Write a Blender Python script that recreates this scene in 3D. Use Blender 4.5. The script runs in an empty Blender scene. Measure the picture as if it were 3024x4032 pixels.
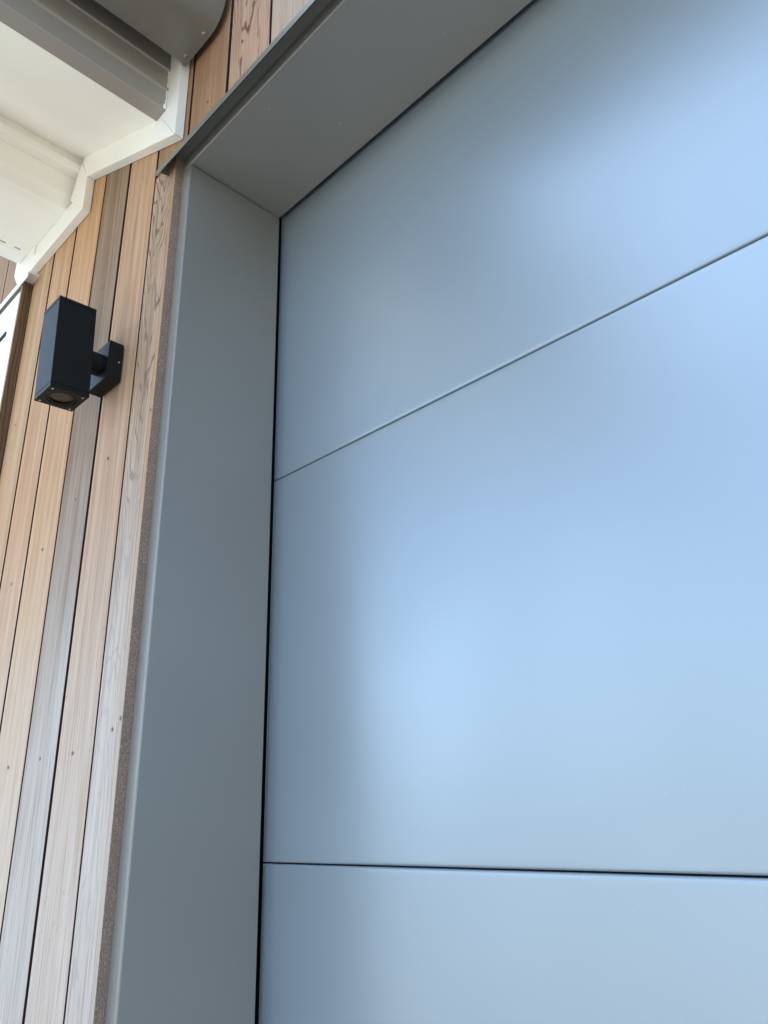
import bpy, bmesh, math, random
from mathutils import Vector, Matrix
random.seed(7)
S = bpy.context.scene
C = S.collection
U = 0.53            # metres per layout unit (distance from the lens to the cladding face)
H = 1.35            # lens height above the driveway

# ------------------------------------------------------------------ camera
cam_d = bpy.data.cameras.new('camera')
cam = bpy.data.objects.new('camera', cam_d); C.objects.link(cam)
R = [(0.70411665, -0.28018334, -0.65246995), (0.70960151, 0.24376111, 0.66109471), (-0.02618092, -0.92848146, 0.37045478)]
m = Matrix(((R[0][0], -R[0][1], -R[0][2], 0), (R[1][0], -R[1][1], -R[1][2], 0), (R[2][0], -R[2][1], -R[2][2], H), (0, 0, 0, 1)))
cam.matrix_world = m
cam_d.sensor_fit = 'HORIZONTAL'; cam_d.sensor_width = 36; cam_d.lens = 36.095
cam_d.clip_start = 0.02; cam_d.clip_end = 2000
S.camera = cam

# ------------------------------------------------------------------ sky, sun, exposure
SUN_EL = 54; SUN_AZ = 38      # the sun stands behind the house, to the right
w = bpy.data.worlds.new('World'); S.world = w; w.use_nodes = True
nt = w.node_tree; nt.nodes.clear()
def wn(t, **k):
    n = nt.nodes.new(t)
    for a, b in k.items(): setattr(n, a, b)
    return n
wo = wn('ShaderNodeOutputWorld'); bg = wn('ShaderNodeBackground'); sky = wn('ShaderNodeTexSky')
sky.sky_type = 'NISHITA'; sky.sun_disc = False; sky.sun_elevation = math.radians(SUN_EL); sky.sun_rotation = math.radians(SUN_AZ)
sky.air_density = 1.0; sky.dust_density = 0.6; sky.ozone_density = 1.2
tc = wn('ShaderNodeTexCoord'); mp = wn('ShaderNodeMapping'); mp.inputs['Location'].default_value = (1.0376, 1.6830, -5.6114); mp.inputs['Scale'].default_value = (1, 1, 1.25)  # unseen clouds, added and shifted so bright patches mirror in the door
nz = wn('ShaderNodeTexNoise'); nz.inputs['Scale'].default_value = 1.9; nz.inputs['Detail'].default_value = 3; nz.inputs['Roughness'].default_value = 0.5
rp = wn('ShaderNodeMapRange'); rp.interpolation_type = 'SMOOTHSTEP'
rp.inputs['From Min'].default_value = 0.48; rp.inputs['From Max'].default_value = 0.64; rp.inputs['To Max'].default_value = 0.80
mx = wn('ShaderNodeMix', data_type='RGBA'); mx.inputs['B'].default_value = (10.0, 12.6, 16.5, 1)
nt.links.new(tc.outputs['Generated'], mp.inputs['Vector']); nt.links.new(mp.outputs['Vector'], nz.inputs['Vector'])
nt.links.new(nz.outputs['Fac'], rp.inputs['Value']); nt.links.new(rp.outputs['Result'], mx.inputs['Factor'])
nt.links.new(sky.outputs['Color'], mx.inputs['A']); nt.links.new(mx.outputs['Result'], bg.inputs['Color'])
bg.inputs['Strength'].default_value = 0.13
nt.links.new(bg.outputs['Background'], wo.inputs['Surface'])

sd = bpy.data.lights.new('sun', 'SUN'); sd.energy = 4.0; sd.angle = math.radians(0.53); sd.color = (1.0, 0.95, 0.87)
so = bpy.data.objects.new('sun', sd); C.objects.link(so)
so.rotation_euler = (-math.radians(90 - SUN_EL), 0, -math.radians(SUN_AZ)); so.location = (0, 20, 30)

S.render.engine = 'CYCLES'
S.view_settings.view_transform = 'Standard'; S.view_settings.look = 'None'
S.view_settings.exposure = 1.58; S.view_settings.gamma = 1.0
S.view_settings.use_curve_mapping = False
S.cycles.max_bounces = 10; S.cycles.diffuse_bounces = 6

# ------------------------------------------------------------------ material helpers
class NT:
    def __init__(s, name):
        s.m = bpy.data.materials.new(name); s.m.use_nodes = True; s.t = s.m.node_tree
        s.b = s.t.nodes['Principled BSDF']
    def n(s, t, props=None, **inp):
        n = s.t.nodes.new(t)
        for a, b in (props or {}).items(): setattr(n, a, b)
        for k, v in inp.items(): s.set(n, k.replace('_', ' '), v)
        return n
    def set(s, n, k, v):
        sock = n.inputs[int(k)] if k.isdigit() else n.inputs[k]
        if hasattr(v, 'links') or isinstance(v, bpy.types.NodeSocket): s.t.links.new(v, sock)
        else: sock.default_value = v
    def math(s, op, a, b=0.0, clamp=False):
        n = s.t.nodes.new('ShaderNodeMath'); n.operation = op; n.use_clamp = clamp
        for i, v in enumerate((a, b)):
            if isinstance(v, bpy.types.NodeSocket): s.t.links.new(v, n.inputs[i])
            else: n.inputs[i].default_value = v
        return n.outputs[0]
    def mix(s, f, a, b, mode='MIX'):
        n = s.t.nodes.new('ShaderNodeMix'); n.data_type = 'RGBA'; n.blend_type = mode
        for k, v in (('Factor', f), ('A', a), ('B', b)):
            if isinstance(v, bpy.types.NodeSocket): s.t.links.new(v, n.inputs[k] if k == 'Factor' else [i for i in n.inputs if i.name == k and i.type == 'RGBA'][0])
            else:
                sk = n.inputs['Factor'] if k == 'Factor' else [i for i in n.inputs if i.name == k and i.type == 'RGBA'][0]
                sk.default_value = v if k == 'Factor' else (*v[:3], 1)
        return [o for o in n.outputs if o.type == 'RGBA'][0]
    def coord(s, scale=(1, 1, 1), loc=(0, 0, 0)):
        t = s.t.nodes.new('ShaderNodeTexCoord'); m = s.t.nodes.new('ShaderNodeMapping')
        m.inputs['Scale'].default_value = scale; m.inputs['Location'].default_value = loc
        s.t.links.new(t.outputs['Object'], m.inputs['Vector']); return m.outputs[0]
    def noise(s, vec, scale, detail=4, rough=0.55, dist=0.0):
        n = s.n('ShaderNodeTexNoise', Vector=vec, Scale=scale, Detail=detail, Roughness=rough, Distortion=dist)
        return n.outputs['Fac']
    def ramp(s, v, a, b, lo=0.0, hi=1.0):
        n = s.t.nodes.new('ShaderNodeMapRange'); n.interpolation_type = 'SMOOTHSTEP'
        s.t.links.new(v, n.inputs['Value'])
        n.inputs['From Min'].default_value = a; n.inputs['From Max'].default_value = b
        n.inputs['To Min'].default_value = lo; n.inputs['To Max'].default_value = hi
        return n.outputs[0]
    def bump(s, h, strength, dist):
        n = s.n('ShaderNodeBump', Strength=strength, Distance=dist, Height=h)
        s.t.links.new(n.outputs[0], s.b.inputs['Normal'])
    def out(s, color=None, rough=None, metal=None, spec=None):
        if color is not None: s.set(s.b, 'Base Color', color if isinstance(color, bpy.types.NodeSocket) else (*color, 1))
        if rough is not None: s.set(s.b, 'Roughness', rough)
        if metal is not None: s.set(s.b, 'Metallic', metal)
        if spec is not None: s.set(s.b, 'Specular IOR Level', spec)
        return s.m

def paint(name, col, rough=0.35, metal=0.0, spec=0.5, dust=0.0, grain=0.012, coat=0.0):
    """powder-coated sheet: very fine orange peel, faint smudging, sparse dust specks"""
    k = NT(name); v = k.coord()
    sm = k.noise(v, 2.2, 2, 0.5)
    c = k.mix(k.ramp(sm, 0.3, 0.75, 0, 1), tuple(x * 0.955 for x in col), tuple(x * 1.045 for x in col))
    fine = k.noise(v, 900, 2, 0.5)
    r = k.math('ADD', k.ramp(k.noise(v, 4, 1, 0.5), 0.2, 0.8, rough - 0.02, rough + 0.02), 0.0)
    if dust:
        vo = k.n('ShaderNodeTexVoronoi', Vector=v, Scale=95.0)
        vo.inputs['Randomness'].default_value = 1
        dot = k.ramp(vo.outputs['Distance'], 0.07, 0.19, 1, 0)
        sel = k.n('ShaderNodeSeparateColor', Color=vo.outputs['Color']).outputs[0]
        keep = k.math('GREATER_THAN', sel, 0.86)
        patch = k.ramp(k.noise(v, 7, 2, 0.5), 0.46, 0.60)
        d = k.math('MULTIPLY', k.math('MULTIPLY', dot, keep), k.math('MULTIPLY', patch, dust))
        c = k.mix(d, c, (0.55, 0.54, 0.5))
    m_ = k.out(c, r, metal, spec)
    if coat:
        k.b.inputs['Coat Weight'].default_value = coat; k.b.inputs['Coat Roughness'].default_value = 0.3
    return m_

def wood(name, c1, c2, line, seed=0, kind='straight', lines=0.35, gray=(0.42, 0.41, 0.40), weather=0.3, streak=0.35, fleck=0.0, spec=0.25, freq=1.0, lit_bleach=0.75, axis=0):
    """cedar board, grain running along local Z, x is the board width"""
    c1 = tuple(a_ * b_ for a_, b_ in zip(c1, (0.92, 0.765, 0.615))); c2 = tuple(a_ * b_ for a_, b_ in zip(c2, (0.97, 0.81, 0.665)))
    line = tuple(a_ * b_ for a_, b_ in zip(line, (0.9, 0.7, 0.55)))
    k = NT(name)
    off = (seed * 1.37, seed * 2.11, seed * 3.7)
    v = k.coord(loc=off)
    fib = k.noise(k.coord((230, 230, 5.0), off), 1.0, 5, 0.65)
    fib2 = k.noise(k.coord((70, 70, 1.6), off), 1.0, 4, 0.6)
    wide = k.noise(k.coord((22, 22, 0.8), off), 1.0, 4, 0.6, 0.3)
    xyz = k.n('ShaderNodeSeparateXYZ', Vector=k.coord())
    x, z = xyz.outputs[axis], xyz.outputs[2]
    warp = k.noise(k.coord((9, 9, 2.2), off), 1.0, 3, 0.55)
    if kind == 'cathedral':
        zz = k.math('ADD', z, (seed * 0.31) % 1.0)
        a = k.math('MULTIPLY', x, 17.0); a = k.math('MULTIPLY', a, a)
        # repeat the arches every 1.1 m along the board
        f = k.math('PINGPONG', zz, 1.1)
        ph = k.math('ADD', k.math('MULTIPLY', a, 1.6), k.math('MULTIPLY', f, 3.3))
        ph = k.math('ADD', ph, k.math('MULTIPLY', warp, 3.4))
        ph = k.math('ADD', ph, k.math('MULTIPLY', k.noise(k.coord((45, 45, 12), off), 1.0, 3, 0.6), 0.40))
        s_ = k.math('SINE', k.math('MULTIPLY', ph, 13.0 * freq))
    else:
        ph = k.math('ADD', k.math('MULTIPLY', x, 26.0), k.math('MULTIPLY', warp, 0.9))
        ph = k.math('ADD', ph, k.math('MULTIPLY', k.noise(k.coord((3, 3, 0.5), off), 1.0, 2, 0.5), 2.0))
        s_ = k.math('SINE', k.math('MULTIPLY', ph, 9.0 * freq))
    ring = k.ramp(s_, 0.55 if kind == 'cathedral' else 0.25, 0.98)
    ring = k.math('MULTIPLY', ring, k.ramp(k.noise(k.coord((30, 30, 3), off), 1.0, 3, 0.6), 0.3, 0.6, 0.35, 1.0))
    base = k.mix(k.ramp(fib2, 0.32, 0.68), c1, c2)
    base = k.mix(k.math('MULTIPLY', k.ramp(wide, 0.45, 0.62), streak), base, tuple(x_ * 0.62 for x_ in c1))
    base = k.mix(k.math('MULTIPLY', ring, lines), base, line)
    # silvered weathering in long streaks, stronger low on the wall, with the brighter light there painted in too
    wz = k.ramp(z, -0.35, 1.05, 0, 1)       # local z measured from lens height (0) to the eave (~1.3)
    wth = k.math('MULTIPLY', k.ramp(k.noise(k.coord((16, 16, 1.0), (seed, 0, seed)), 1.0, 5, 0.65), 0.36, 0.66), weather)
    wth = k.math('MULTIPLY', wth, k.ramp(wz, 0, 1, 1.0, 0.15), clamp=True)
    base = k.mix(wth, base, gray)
    bl = k.math('MULTIPLY', k.ramp(k.noise(k.coord((12, 12, 0.7), (seed, 1, seed)), 1.0, 4, 0.6), 0.25, 0.7, 0.6, 1.0), k.ramp(wz, 0.0, 0.85, lit_bleach, 0.0))  # broad bleaching that also holds the light falloff below the eave, as colour
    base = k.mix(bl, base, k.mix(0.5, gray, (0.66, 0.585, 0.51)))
    if fleck:
        fl = k.noise(k.coord((85, 85, 38), off), 1.0, 3, 0.6, 1.6)
        flm = k.math('MULTIPLY', k.ramp(fl, 0.60, 0.68), k.ramp(k.noise(v, 6, 2, 0.5), 0.42, 0.6))
        base = k.mix(k.math('MULTIPLY', flm, fleck), base, tuple(q * 0.5 for q in c1))
    base = k.mix(k.ramp(fib, 0.40, 0.72, 0, 0.42), base, tuple(q * 0.55 for q in c1))
    m_ = k.out(base, k.ramp(fib, 0.3, 0.7, 0.62, 0.85), 0.0, spec)
    hh = k.math('ADD', fib, k.math('MULTIPLY', ring, -0.5))
    k.bump(hh, 0.35, 0.0009)
    return m_

def sawn(name):
    k = NT(name); v = k.coord()
    a = k.noise(k.coord((1, 1, 0.35)), 700, 4, 0.7); b_ = k.noise(v, 30, 4, 0.6)
    c = k.mix(k.ramp(a, 0.40, 0.64), (0.20, 0.135, 0.10), (0.38, 0.30, 0.24))
    c = k.mix(k.ramp(b_, 0.4, 0.7, 0, 0.5), c, (0.19, 0.155, 0.135))
    m_ = k.out(c, 0.85, 0, 0.15); k.bump(a, 0.6, 0.0015); return m_
M = {}
M['door'] = paint('door_paint', (0.295, 0.352, 0.40), 0.345, 0.40, 0.6, dust=0.10)
M['frame'] = paint('frame_paint', (0.262, 0.253, 0.232), 0.38, 0.3, 0.5, dust=0.75)
M['flash'] = paint('flashing_paint', (0.185, 0.178, 0.152), 0.42, 0.1, 0.3)
M['fascia'] = paint('fascia_paint', (0.30, 0.27, 0.24), 0.42, 0.0, 0.4)
M['gutter'] = paint('gutter_paint', (0.165, 0.155, 0.135), 0.30, 0.1, 0.55)
M['white'] = paint('white_trim_paint', (0.87, 0.85, 0.79), 0.42)
M['soffit'] = paint('soffit_paint', (0.87, 0.85, 0.775), 0.5)
M['white_metal'] = paint('white_flashing_paint', (0.78, 0.77, 0.74), 0.35)
M['lamp'] = paint('lamp_black_powder_coat', (0.006, 0.007, 0.0065), 0.5, 0.0, 0.2)
M['steel'] = paint('stainless_screw', (0.55, 0.55, 0.54), 0.25, 1.0)
M['dull_screw'] = paint('painted_rivet', (0.30, 0.29, 0.275), 0.35, 0.3)
M['nail'] = paint('nail_head_metal', (0.16, 0.12, 0.09), 0.5, 0.3)
M['groove'] = NT('stained_board_edge').out((0.045, 0.022, 0.015), 0.85, 0, 0.1)
M['black'] = NT('black_rubber').out((0.004, 0.004, 0.004), 0.7, 0, 0.2)
M['wrap'] = NT('black_building_wrap').out((0.02, 0.013, 0.01), 0.9, 0, 0.1)
gk = NT('lamp_lens_glass'); gk.b.inputs['Coat Weight'].default_value = 0.3; gk.b.inputs['Coat Roughness'].default_value = 0.05
gx = gk.n('ShaderNodeSeparateXYZ', Vector=gk.coord()).outputs[0]
M['lens'] = gk.out(gk.mix(gk.ramp(gk.math('SINE', gk.math('MULTIPLY', gx, 2600)), -0.6, 0.8), (0.008, 0.007, 0.005), (0.022, 0.019, 0.014)), 0.3, 0.3, 0.4)

# ------------------------------------------------------------------ mesh helpers (layout units in, metres out)
WORLD = {}
def W(p): return Vector((p[0] * U, p[1] * U, p[2] * U + H))
def link(name, bm, mat, parent=None, origin=None, bevel=0.0, smooth=False, kind=None):
    bmesh.ops.recalc_face_normals(bm, faces=bm.faces[:])
    if bevel:
        bmesh.ops.bevel(bm, geom=bm.edges[:], offset=bevel, segments=2, profile=0.6, affect='EDGES', clamp_overlap=True)
    if origin is None:
        xs = [v.co for v in bm.verts]
        origin = Vector(((min(c.x for c in xs) + max(c.x for c in xs)) / 2, (min(c.y for c in xs) + max(c.y for c in xs)) / 2, min(c.z for c in xs)))
    for v in bm.verts: v.co -= origin
    me = bpy.data.meshes.new(name); bm.to_mesh(me); bm.free()
    if smooth:
        for p in me.polygons: p.use_smooth = True
    if mat: me.materials.append(mat)
    o = bpy.data.objects.new(name, me); C.objects.link(o)
    WORLD[o.name] = Vector(origin)
    if parent:
        o.parent = parent; o.location = Vector(origin) - WORLD[parent.name]
    else: o.location = origin
    if kind: o['kind'] = kind
    return o
def thing(name, label, cat, loc, group=None):
    o = bpy.data.objects.new(name, None); C.objects.link(o); o.empty_display_size = 0.1
    o.location = loc; WORLD[o.name] = Vector(loc); o['label'] = label; o['category'] = cat
    if group: o['group'] = group
    o['kind'] = 'thing'
    return o
def add_box(bm, x0, x1, y0, y1, z0, z1, raw=False):
    f = (lambda p: Vector(p)) if raw else W
    vs = [bm.verts.new(f((x, y, z))) for x in (x0, x1) for y in (y0, y1) for z in (z0, z1)]
    for q in ((0, 1, 3, 2), (4, 6, 7, 5), (0, 4, 5, 1), (2, 3, 7, 6), (0, 2, 6, 4), (1, 5, 7, 3)): bm.faces.new([vs[i] for i in q])
    return bm
def box(*a, raw=False): return add_box(bmesh.new(), *a, raw=raw)
def add_prism(bm, pts, axis, a, b):
    """pts: outline; axis 'y': pts are (x,z); axis 'x': pts are (y,z); axis 'z': pts are (x,y)"""
    def P(p, t):
        return W({'y': (p[0], t, p[1]), 'x': (t, p[0], p[1]), 'z': (p[0], p[1], t)}[axis])
    A = [bm.verts.new(P(p, a)) for p in pts]; B = [bm.verts.new(P(p, b)) for p in pts]
    n = len(pts)
    for i in range(n): bm.faces.new([A[i], A[(i + 1) % n], B[(i + 1) % n], B[i]])
    bm.faces.new(A); bm.faces.new(B[::-1])
    return bm
def prism(*a): return add_prism(bmesh.new(), *a)
def add_disc(bm, c, n, r, h, seg=20, dome=0.0):
    """short cylinder with base centre c (metres), direction n"""
    n = Vector(n).normalized(); t = n.orthogonal().normalized(); s = n.cross(t)
    rings = [(r, 0), (r, h * 0.6), (r * 0.82, h)]
    if dome: rings.append((r * 0.4, h + dome))
    prev = None
    for rr, hh in rings:
        ring = [bm.verts.new(Vector(c) + n * hh + (t * math.cos(a) + s * math.sin(a)) * rr) for a in [i * 2 * math.pi / seg for i in range(seg)]]
        if prev:
            for i in range(seg): bm.faces.new([prev[i], prev[(i + 1) % seg], ring[(i + 1) % seg], ring[i]])
        prev = ring
    bm.faces.new(prev)
    return bm
def disc(*a, **k): return add_disc(bmesh.new(), *a, **k)

# ------------------------------------------------------------------ ground
def gmat(name, c, sc):
    k = NT(name); v = k.coord()
    col = k.mix(k.ramp(k.noise(v, sc, 8, 0.6), 0.3, 0.7), tuple(x * 0.85 for x in c), tuple(x * 1.1 for x in c))
    m_ = k.out(col, 0.85); k.bump(k.noise(v, 120, 5, 0.6), 0.3, 0.004); return m_
o = link('lawn', box(-300, 300, -300, 300, -1, -0.03, raw=True), gmat('lawn_grass', (0.07, 0.10, 0.035), 3), kind='structure')
o = link('driveway', box(-9, 6, -12, 0.75, -0.02, 0.0, raw=True), gmat('pale_concrete', (0.42, 0.375, 0.31), 1.5), kind='structure')

# ------------------------------------------------------------------ timber wall
TOP = 5.74; BOT = -H / U + 0.06
wall = thing('timber_wall', 'vertical cedar board wall around the grey garage door and under the white porch soffit', 'wall', W((-2.6, 1.0, -H / U)))
TN = 0.037
def plank(x0, x1, z0, z1, mat, nails=(), g=0.0068):
    # coordinate origin at lens height so the weathering and painted light falloff follow real height
    o = Vector(W(((x0 + x1) / 2, 1.0, 0)))
    bm = box(x0 + g, x1 - g, 1.0 + random.uniform(-0.0012, 0.0012), 1.0 + TN, z0, z1)
    p = link('plank', bm, mat, wall, origin=o, bevel=0.0013)
    p.data.materials.append(M['groove'])
    if g > 0:
        for f_ in p.data.polygons:
            if abs(f_.normal.x) > 0.95: f_.material_index = 1
    for nx, nz_ in nails:
        c = W((nx, 0.9985, nz_)); nb = bmesh.new()
        add_disc(nb, Vector((0, 0, 0)), (0, -1, 0), 0.0024, 0.0006, 12)
        for v in nb.verts: v.co = Vector((v.co.x, v.co.y + c.y, v.co.z * 1.3)) + Vector((c.x, 0, c.z))
        link('nail', nb, M['nail'], p)
    return p
# albedo pairs, right to left
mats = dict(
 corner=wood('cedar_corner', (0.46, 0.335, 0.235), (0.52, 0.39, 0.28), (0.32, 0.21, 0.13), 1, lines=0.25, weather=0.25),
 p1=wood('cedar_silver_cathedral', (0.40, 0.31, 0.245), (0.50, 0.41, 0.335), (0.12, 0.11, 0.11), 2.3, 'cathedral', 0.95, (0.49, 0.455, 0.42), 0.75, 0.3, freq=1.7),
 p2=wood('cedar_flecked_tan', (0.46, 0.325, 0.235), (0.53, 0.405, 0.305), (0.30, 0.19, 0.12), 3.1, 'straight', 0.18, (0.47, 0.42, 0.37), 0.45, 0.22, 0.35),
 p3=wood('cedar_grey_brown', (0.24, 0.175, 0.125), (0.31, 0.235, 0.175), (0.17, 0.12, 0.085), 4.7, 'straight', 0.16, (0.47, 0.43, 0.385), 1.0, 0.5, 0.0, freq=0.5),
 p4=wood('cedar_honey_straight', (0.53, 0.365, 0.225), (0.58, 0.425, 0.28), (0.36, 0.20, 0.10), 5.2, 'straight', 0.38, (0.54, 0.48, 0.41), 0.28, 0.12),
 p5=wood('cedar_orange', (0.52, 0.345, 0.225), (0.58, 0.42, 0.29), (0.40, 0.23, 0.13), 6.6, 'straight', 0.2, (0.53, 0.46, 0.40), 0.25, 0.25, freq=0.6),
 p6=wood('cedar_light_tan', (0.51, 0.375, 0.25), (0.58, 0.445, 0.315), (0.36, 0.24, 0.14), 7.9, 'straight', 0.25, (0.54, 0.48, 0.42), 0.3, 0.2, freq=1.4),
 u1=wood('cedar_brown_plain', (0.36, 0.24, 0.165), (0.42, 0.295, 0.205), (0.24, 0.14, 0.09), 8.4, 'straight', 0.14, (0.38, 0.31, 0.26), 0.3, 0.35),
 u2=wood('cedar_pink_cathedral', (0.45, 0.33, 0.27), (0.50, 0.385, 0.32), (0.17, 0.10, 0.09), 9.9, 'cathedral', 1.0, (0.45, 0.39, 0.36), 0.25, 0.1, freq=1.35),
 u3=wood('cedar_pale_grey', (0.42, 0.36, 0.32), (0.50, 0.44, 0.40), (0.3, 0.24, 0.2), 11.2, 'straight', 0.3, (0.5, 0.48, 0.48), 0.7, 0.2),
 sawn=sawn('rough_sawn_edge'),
 dark=wood('dark_weathered_timber', (0.13, 0.088, 0.06), (0.20, 0.145, 0.10), (0.045, 0.032, 0.026), 12.8, 'straight', 0.85, (0.24, 0.19, 0.155), 0.6, 0.4, freq=3.2, axis=1, lit_bleach=0.25),
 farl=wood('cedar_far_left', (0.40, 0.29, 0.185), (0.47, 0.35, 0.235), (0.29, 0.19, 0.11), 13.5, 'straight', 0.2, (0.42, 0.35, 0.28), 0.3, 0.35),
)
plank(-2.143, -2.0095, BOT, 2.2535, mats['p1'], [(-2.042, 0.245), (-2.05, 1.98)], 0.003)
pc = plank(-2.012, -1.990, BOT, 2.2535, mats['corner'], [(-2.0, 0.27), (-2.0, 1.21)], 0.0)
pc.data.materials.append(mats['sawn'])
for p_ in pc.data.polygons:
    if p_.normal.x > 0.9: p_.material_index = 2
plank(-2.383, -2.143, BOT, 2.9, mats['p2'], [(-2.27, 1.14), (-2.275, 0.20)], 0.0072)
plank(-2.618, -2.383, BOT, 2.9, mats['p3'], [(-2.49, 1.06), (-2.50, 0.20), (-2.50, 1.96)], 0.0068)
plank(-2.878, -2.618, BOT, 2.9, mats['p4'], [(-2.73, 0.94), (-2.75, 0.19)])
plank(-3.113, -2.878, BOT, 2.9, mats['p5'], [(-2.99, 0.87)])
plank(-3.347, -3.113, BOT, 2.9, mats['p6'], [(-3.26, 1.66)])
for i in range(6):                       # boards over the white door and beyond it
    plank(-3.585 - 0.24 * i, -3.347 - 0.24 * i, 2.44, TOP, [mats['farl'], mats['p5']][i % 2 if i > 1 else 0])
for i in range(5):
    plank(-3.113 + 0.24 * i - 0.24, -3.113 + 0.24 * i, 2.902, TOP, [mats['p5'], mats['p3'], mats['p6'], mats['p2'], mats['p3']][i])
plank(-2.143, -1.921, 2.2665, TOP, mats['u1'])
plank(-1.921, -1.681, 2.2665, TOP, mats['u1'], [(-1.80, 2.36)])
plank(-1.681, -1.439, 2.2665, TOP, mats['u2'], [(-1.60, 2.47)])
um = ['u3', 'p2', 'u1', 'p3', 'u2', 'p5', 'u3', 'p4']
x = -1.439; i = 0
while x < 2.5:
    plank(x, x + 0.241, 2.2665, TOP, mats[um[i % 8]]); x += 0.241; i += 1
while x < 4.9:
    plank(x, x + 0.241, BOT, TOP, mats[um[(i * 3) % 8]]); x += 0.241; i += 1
bm = box(-4.82, -1.992, 1.0 + TN + 0.004, 1.20, BOT, TOP)
add_box(bm, -1.990, 2.60, 1.0 + TN + 0.004, 1.20, 2.26, TOP)
add_box(bm, 2.602, 4.9, 1.0 + TN + 0.004, 1.20, BOT, TOP)
link('building_wrap', bm, M['wrap'], wall)
# body of the house behind the boards, and its roof
house = thing('house', 'low timber clad house behind the grey garage door', 'house', (0, 3.2, 0))
link('wall', box(-2.6, 2.65, 1.25, 5.5, 0.0, 4.35, raw=True), M['wrap'], house)
link('roof', box(-2.66, 2.72, 0.50, 5.6, 4.40, 4.50, raw=True), M['flash'], house)

# ------------------------------------------------------------------ door frame (folded sheet lining round the opening)
YF = 1.028; YB = 1.425
XJ = -1.938; ZH = 2.202
fr = thing('door_frame', 'folded grey metal lining along the left side and top of the garage door opening', 'door frame', W((XJ, YF, -H / U)))
r = 0.006
def round_L(cx, cy, sx, sy):    # quarter arc for the fold
    return [(cx + sx * r * math.sin(a), cy + sy * r * math.cos(a)) for a in [math.radians(t) for t in range(0, 91, 18)]]
# left jamb: plan outline (x,y): flange facing the street, face turning into the opening
arc = [(XJ - r + r * math.sin(math.radians(t)), YF + r - r * math.cos(math.radians(t))) for t in range(0, 91, 15)]
outl = [(-1.9885, YF + 0.006), (-1.9885, YF)] + arc + [(XJ, YB), (XJ - 0.006, YB), (XJ - 0.006, YF + 0.012), (-1.978, YF + 0.012), ]
link('jamb_lining', prism(outl, 'z', BOT, ZH - 0.006), M['frame'], fr)
arc = [(YF + r - r * math.cos(math.radians(t)), ZH + r - r * math.sin(math.radians(t))) for t in range(0, 91, 15)]
outl = [(YF + 0.006, 2.2535), (YF, 2.2535)] + arc + [(YB, ZH), (YB, ZH + 0.006), (YF + 0.012, ZH + 0.006), (YF + 0.012, 2.2535)]
link('header_lining', prism(outl, 'x', -1.9885, 2.598), M['frame'], fr)
outl = [(2.60, YF)] + [(2.55 + 0.0, YF)] + [(2.55, YB), (2.556, YB), (2.556, YF + 0.012), (2.60, YF + 0.012)]
link('jamb_lining', prism(outl, 'z', BOT, ZH - 0.006), M['frame'], fr)
# black weather seal behind the linings
sb = bmesh.new()
add_box(sb, -2.02, -1.954, YB + 0.045, YB + 0.08, BOT, ZH + 0.1)
add_box(sb, -1.99, XJ - 0.0085, YF + 0.014, YB - 0.01, BOT, ZH - 0.004)
add_box(sb, -1.99, 2.56, YF + 0.014, YB - 0.01, ZH + 0.009, ZH + 0.03)
link('weather_seal', sb, M['black'], fr)

# ------------------------------------------------------------------ head flashing
fl = thing('head_flashing', 'thin dark grey metal flashing running above the garage door opening', 'flashing', W((0.3, 1.0, 2.2)))
# section (y,z): upstand on the wall, leg out over the lining, small down-turned drip edge
zt = 2.2315
sec = [(1.036, 2.2550), (0.9990, 2.2590), (0.9585, 2.1775), (0.9575, 2.1785), (0.9575, 2.2030), (0.9598, 2.2030), (0.9605, 2.1870), (0.9982, 2.2620), (1.036, 2.2580)]
link('drip_edge', prism([(y_, z_) for y_, z_ in sec], 'x', -2.055, 4.6), M['flash'], fl)
link('end_tab', prism([(0.9978, 2.192), (0.9978, 2.2545), (0.9640, 2.1850)], 'x', -2.038, -2.034), M['flash'], fl)

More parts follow.
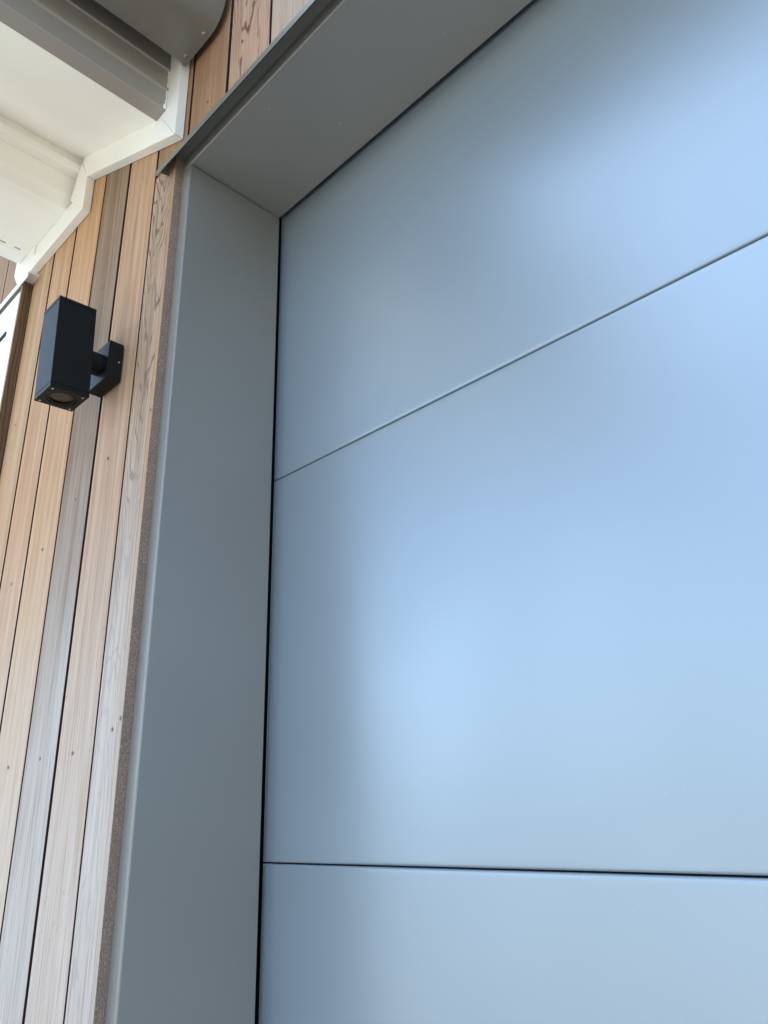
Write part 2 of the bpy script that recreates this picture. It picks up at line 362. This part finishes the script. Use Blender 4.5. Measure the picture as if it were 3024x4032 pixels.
# ------------------------------------------------------------------ garage door
gd = thing('garage_door', 'wide grey sectional garage door with flat panels, closed and reflecting the sky', 'garage door', W((0.3, 1.45, -H / U)))
DX0, DX1 = -1.958, 2.56; YD = 1.45
random.seed(11)
ph = [random.uniform(0, 6.28) for _ in range(40)]
def oil(x, z, k):
    """slight oil-canning of the sheet skin, in layout units"""
    a = 0
    for j in range(4):
        a += math.sin(x * (1.1 + 0.9 * j) + ph[j + 4 * k]) * math.sin(z * (1.3 + 1.1 * j) + ph[j + 4 * k + 16]) / (1 + j)
    return a * 0.0012
def door_panel(z0, z1, k):
    bm = bmesh.new(); rr = 0.006
    e = [0, 0.0005, 0.0013, 0.0026, 0.0042, 0.006, 0.014]
    X = [DX0 + t for t in e] + [DX0 + 0.014 + (DX1 - DX0 - 0.028) * i / 90 for i in range(1, 90)] + [DX1 - t for t in e[::-1]]
    Z = [z0 + t for t in e] + [z0 + 0.014 + (z1 - z0 - 0.028) * i / 30 for i in range(1, 30)] + [z1 - t for t in e[::-1]]
    def off(x, z):
        y = 0.0
        for d in (x - DX0, DX1 - x, z - z0, z1 - z):
            if d < rr: y = max(y, rr - math.sqrt(max(0, rr * rr - (rr - d) ** 2)))
        u = (z - z0) / (z1 - z0)
        fade = min(1, min(z - z0, z1 - z, x - DX0, DX1 - x) / 0.12)
        return y - 0.0045 * math.sin(math.pi * u) * min(1, (x - DX0) / 0.5) + oil(x, z, k) * fade
    g = [[bm.verts.new(W((x, YD + off(x, z), z))) for z in Z] for x in X]
    for i in range(len(X) - 1):
        for j in range(len(Z) - 1): bm.faces.new([g[i][j], g[i + 1][j], g[i + 1][j + 1], g[i][j + 1]])
    # returns round the edges
    per = [g[i][0] for i in range(len(X))] + [g[-1][j] for j in range(1, len(Z))] + [g[i][-1] for i in range(len(X) - 2, -1, -1)] + [g[0][j] for j in range(len(Z) - 2, 0, -1)]
    back = [bm.verts.new(Vector((v.co.x, (YD + 0.03) * U, v.co.z))) for v in per]
    n = len(per)
    for i in range(n): bm.faces.new([per[i], per[(i + 1) % n], back[(i + 1) % n], back[i]])
    bm.faces.new(back)
    return link('panel', bm, M['door'], gd, smooth=True)
zs = [-2.49, -1.296, -0.1065, 1.0845, 2.275]
for k in range(4): door_panel(zs[k] + 0.0017, zs[k + 1] - 0.0017, k)
link('core', box(DX0 + 0.004, DX1 - 0.004, YD + 0.0312, YD + 0.09, zs[0], zs[4]), M['black'], gd)

# ------------------------------------------------------------------ porch roof over the left end of the wall
YW = 0.963; YE = -1.7     # wall end and outer end of the porch
pr = thing('porch_roof', 'white lined porch roof with stepped soffit at the left of the garage door', 'porch roof', W((-2.8, 0, 2.5)))
# bead boards against the wall
tb = lambda pts, y0=YW, y1=0.9975, m='white': link('trim_board', prism(pts, 'y', y0, y1), M[m], pr, bevel=0.0006)
tb([(-1.953, 2.3055), (-1.953, 2.965), (-2.075, 2.965), (-2.075, 2.4885)])
tb([(-1.954, 2.3045), (-2.7435, 2.6885), (-2.826, 2.832), (-2.8, 2.86), (-2.1135, 2.5200), (-2.0785, 2.5200), (-2.0770, 2.4900)])
tb([(-2.744, 2.688), (-2.744, 2.508), (-2.83, 2.584), (-2.91, 2.66), (-2.858, 2.80), (-2.830, 2.830)])
tb([(-2.744, 2.507), (-3.43, 2.507), (-3.49, 2.538), (-3.545, 2.612), (-3.545, 2.72), (-3.3, 2.72), (-3.3, 2.592), (-2.8305, 2.5835)])
# thin scotia bead just inside the boards
tb([(-2.833, 2.5865), (-3.30, 2.594), (-3.30, 2.655), (-2.906, 2.655)], YW + 0.008)
# raked soffit
zr = lambda x: 2.47 - 0.505 * (x + 2.06)
link('soffit_panel', prism([(-2.1115, zr(-2.1115)), (-2.862, zr(-2.862)), (-2.862, zr(-2.862) + 0.02), (-2.1115, zr(-2.1115) + 0.02)], 'y', YE, 0.99), M['soffit'], pr)
# dropped beam with two mouldings
link('moulding', box(-2.90, -2.8625, YE, 0.985, 2.836, 2.93), M['soffit'], pr, bevel=0.0015)
link('moulding', prism([(-2.851, 2.834), (-2.851, 2.826), (-2.856, 2.799), (-2.868, 2.796), (-2.912, 2.796), (-2.912, 2.834)], 'y', YE, 0.983), M['soffit'], pr, bevel=0.001)
link('beam', prism([(-2.913, 2.93), (-2.913, 2.80), (-2.925, 2.70), (-2.964, 2.653), (-3.02, 2.653), (-3.02, 2.93)], 'y', YE, 0.981), M['soffit'], pr, bevel=0.002)
# flat soffit with slotted vent strip along the outer side
slots = []
yy = 0.905
sp = bmesh.new()
X0, X1 = -3.399, -3.0205
add_box(sp, X0 + 0.026, X1, YE, 0.98, 2.656, 2.67)
cur = 0.98
add_box(sp, X0, X0 + 0.013, YE, 0.98, 2.656, 2.67)
y1_ = 0.98; ys = 0.925
edges = []
while ys > YE + 0.1:
    add_box(sp, X0 + 0.013, X0 + 0.026, ys, y1_, 2.656, 2.67); y1_ = ys - 0.030; ys = y1_ - 0.040
add_box(sp, X0 + 0.013, X0 + 0.026, YE, y1_, 2.656, 2.67)
bmesh.ops.remove_doubles(sp, verts=sp.verts[:], dist=1e-6)
link('soffit_panel', sp, M['soffit'], pr)
link('vent_backing', box(X0, X0 + 0.04, YE, 0.98, 2.675, 2.685), M['black'], pr)
link('edge_board', box(-3.492, X0 - 0.003, YE, 0.9625, 2.656, 2.80), M['white'], pr, bevel=0.002)
# metal fascia
XF = -2.042; ZF = 2.495
def bead(z, r=0.007, s=5):
    return [(XF + r * math.sin(a), z - r * math.cos(a)) for a in [math.pi * t / s for t in range(s + 1)]]
outl = [(XF - 0.068, ZF), (XF - 0.004, ZF), (XF, ZF + 0.004)]
outl += [(XF, 2.585), (XF + 0.006, 2.592), (XF + 0.0065, 2.602), (XF + 0.001, 2.608)] 
outl += [(XF, 2.69), (XF + 0.006, 2.695), (XF + 0.0065, 2.703), (XF, 2.71)]
outl += [(XF, 2.975), (XF - 0.012, 2.975), (XF - 0.012, ZF + 0.006), (XF - 0.068, ZF + 0.006)]
link('fascia', prism(outl, 'y', YE, YW - 0.0015), M['fascia'], pr)
# closing parts out of sight from the ground: roof sheet, end board
link('roof_sheet', prism([(-1.88, 2.972), (-2.05, 2.985), (-3.7, 3.82), (-3.7, 3.85), (-2.05, 3.015), (-1.88, 3.002)], 'y', YE - 0.05, 0.996), M['gutter'], pr)
link('end_board', prism([(-2.06, ZF), (-2.862, 2.888), (-2.862, 2.80), (-3.49, 2.66), (-3.49, 3.70), (-2.06, 2.96)], 'y', YE - 0.04, YE - 0.002), M['white'], pr)

# brushed-out sealant where the fascia dies into the bead board
sb = bmesh.new(); random.seed(5)
prev = None
for i in range(26):
    z_ = 2.4955 + i * 0.0085
    a_ = sb.verts.new(W((XF + 0.0022, YW - 0.0016, z_))); b_ = sb.verts.new(W((XF + 0.0012, YW - 0.004 - random.random() * 0.004 - (0.006 if i < 3 else 0), z_)))
    if prev: sb.faces.new([prev[0], a_, b_, prev[1]])
    prev = (a_, b_)
r_ = bmesh.ops.extrude_face_region(sb, geom=sb.faces[:])
for v_ in r_['geom']:
    if isinstance(v_, bmesh.types.BMVert): v_.co.x += 0.0006
link('sealant', sb, M['white'], pr)

# ------------------------------------------------------------------ gutter
gt = thing('gutter', 'dark grey metal gutter with rounded corner and two screws above the porch fascia', 'gutter', W((-1.8, 0, 2.643)))
GE = 0.975; k = 1.0
gp = [(-1.938, 2.643), (-1.80, 2.643), (-1.772, 2.6435), (-1.750, 2.648), (-1.732, 2.657), (-1.716, 2.672), (-1.704, 2.690), (-1.694, 2.712), (-1.687, 2.738), (-1.682, 2.77), (-1.679, 2.81), (-1.678, 2.90), (-1.678, 2.965),
      (-1.684, 2.972), (-1.69, 2.965), (-1.690, 2.81), (-1.697, 2.74), (-1.726, 2.678), (-1.772, 2.6525), (-1.80, 2.652), (-1.929, 2.652), (-1.929, 2.97), (-1.938, 2.97)]
b = prism(gp, 'y', YE - 0.03, GE)
g_o = link('trough', b, M['gutter'], gt)
for p_ in g_o.data.polygons: p_.use_smooth = True
g_o.data.set_sharp_from_angle(angle=math.radians(35))
link('end_cap', prism([(-1.927, 2.654), (-1.80, 2.654), (-1.772, 2.6545), (-1.728, 2.680), (-1.699, 2.742), (-1.692, 2.81), (-1.692, 2.96), (-1.927, 2.96)], 'y', GE - 0.016, GE - 0.008), M['gutter'], gt)
for q in ((-1.905, 0.953), (-1.783, 0.953)):
    s_ = link('screw', disc(W((q[0], q[1], 2.6435)), (0, 0, -1), 0.0042, 0.0016, 20, dome=0.0008), M['dull_screw'], gt, smooth=False)
    link('screw_socket', disc(W((q[0], q[1], 2.6435)) + Vector((0, 0, -0.0024)), (0, 0, -1), 0.0012, 0.0002, 8), M['black'], s_)

# ------------------------------------------------------------------ white door at the left edge with its flashing and timber facing
wd = thing('entry_door', 'white door under a white flashing with a dark weathered timber edge at far left', 'door', W((-3.8, 0.96, -H / U)))
link('door_leaf', box(-5.0, -3.366, 0.958, 0.985, BOT, 2.432), M['white'], wd, bevel=0.002)
link('head_flashing', prism([(0.999, 2.478), (0.944, 2.472), (0.944, 2.440), (0.9475, 2.440), (0.9475, 2.465), (0.999, 2.471)], 'x', -5.0, -3.268), M['white_metal'], wd)
dk = bmesh.new(); add_box(dk, -3.364, -3.345, 0.953, 0.9985, BOT, 2.462)
tf = link('timber_facing', dk, mats['dark'], wd, origin=W((-3.35, 0.97, 0)))
tf.data.materials.append(mats['farl'])
for p_ in tf.data.polygons:
    if p_.normal.y < -0.9: p_.material_index = 1
link('latch_slot', box(-3.7, -3.484, 0.9535, 0.9575, 2.222, 2.246), M['black'], wd)

# ------------------------------------------------------------------ wall light
lp = thing('wall_light', 'black square up and down light fixed to the cedar boards by a small square base', 'wall light', W((-2.308, 1.0, 1.49)))
bo = link('base', box(-2.379, -2.237, 0.9435, 0.9955, 1.415, 1.565), M['lamp'], lp, bevel=0.0012)
link('screw', disc(W((-2.237, 0.984, 1.490)), (1, 0, 0), 0.0019, 0.0008, 14), M['steel'], lp)
lx0, lx1, ly0, ly1 = -2.364, -2.235, 0.762, 0.890
lz0, lz1 = 1.313, 1.656
link('arm', prism([(-2.3 + 0.042 * math.cos(a), 1.49 + 0.038 * math.sin(a)) for a in [i * math.pi / 12 for i in range(24)]], 'y', ly1 - 0.006, 0.9445), M['lamp'], lp, smooth=False)
tilt = Matrix.Rotation(math.radians(2.2), 4, 'X'); piv = W((-2.3, 0.826, 1.485))
def tl(bm):
    for v in bm.verts: v.co = piv + (tilt @ (v.co - piv))
    return bm
link('body', tl(box(lx0, lx1, ly0, ly1, lz0 + 0.0165, lz1 - 0.0155)), M['lamp'], lp, bevel=0.0009)
link('cap', tl(box(lx0, lx1, ly0, ly1, lz1 - 0.0135, lz1)), M['lamp'], lp, bevel=0.0007)
link('gasket', tl(box(lx0 + 0.002, lx1 - 0.002, ly0 + 0.002, ly1 - 0.002, lz0 + 0.013, lz1 - 0.012)), M['black'], lp)
# lower bezel: square plate with a round opening
cx, cy = (lx0 + lx1) / 2, (ly0 + ly1) / 2
bz = bmesh.new(); n = 48; ro = 0.047
def sq(a):
    c_, s_ = math.cos(a), math.sin(a); q = (lx1 - lx0) / 2 / max(abs(c_), abs(s_)); return (cx + c_ * q, cy + s_ * q * (ly1 - ly0) / (lx1 - lx0))
angs = [i * 2 * math.pi / n + math.pi / 4 for i in range(n)]
rings = []
rings.append([bz.verts.new(W((*sq(a), lz0 + 0.0145))) for a in angs])
rings.append([bz.verts.new(W((*sq(a), lz0 + 0.0008))) for a in angs])
rings.append([bz.verts.new(W((cx + (sq(a)[0] - cx) * 0.985, cy + (sq(a)[1] - cy) * 0.985, lz0))) for a in angs])
rings.append([bz.verts.new(W((cx + ro * math.cos(a), cy + ro * math.sin(a), lz0))) for a in angs])
rings.append([bz.verts.new(W((cx + ro * math.cos(a), cy + ro * math.sin(a), lz0 + 0.0035))) for a in angs])
rings.append([bz.verts.new(W((cx + (ro - 0.003) * math.cos(a), cy + (ro - 0.003) * math.sin(a), lz0 + 0.001))) for a in angs])
rings.append([bz.verts.new(W((cx + (ro - 0.009) * math.cos(a), cy + (ro - 0.009) * math.sin(a), lz0 + 0.001))) for a in angs])
rings.append([bz.verts.new(W((cx + (ro - 0.009) * math.cos(a), cy + (ro - 0.009) * math.sin(a), lz0 + 0.012))) for a in angs])
for r0, r1 in zip(rings, rings[1:]):
    for i in range(n): bz.faces.new([r0[i], r0[(i + 1) % n], r1[(i + 1) % n], r1[i]])
bz_o = link('bezel', tl(bz), M['lamp'], lp)
ln = bmesh.new()
v_ = [ln.verts.new(W((cx + (ro - 0.008) * math.cos(a), cy + (ro - 0.008) * math.sin(a), lz0 + 0.0065))) for a in angs]; ln.faces.new(v_)
link('lens', tl(ln), M['lens'], lp)
for sx in (-1, 1):
    for sy in (-1, 1):
        sb_ = disc(W((cx + sx * 0.050, cy + sy * 0.050, lz0 + 0.0002)), (0, 0, -1), 0.0022, 0.0009, 14)
        link('bezel_screw', tl(sb_), M['steel'], bz_o)
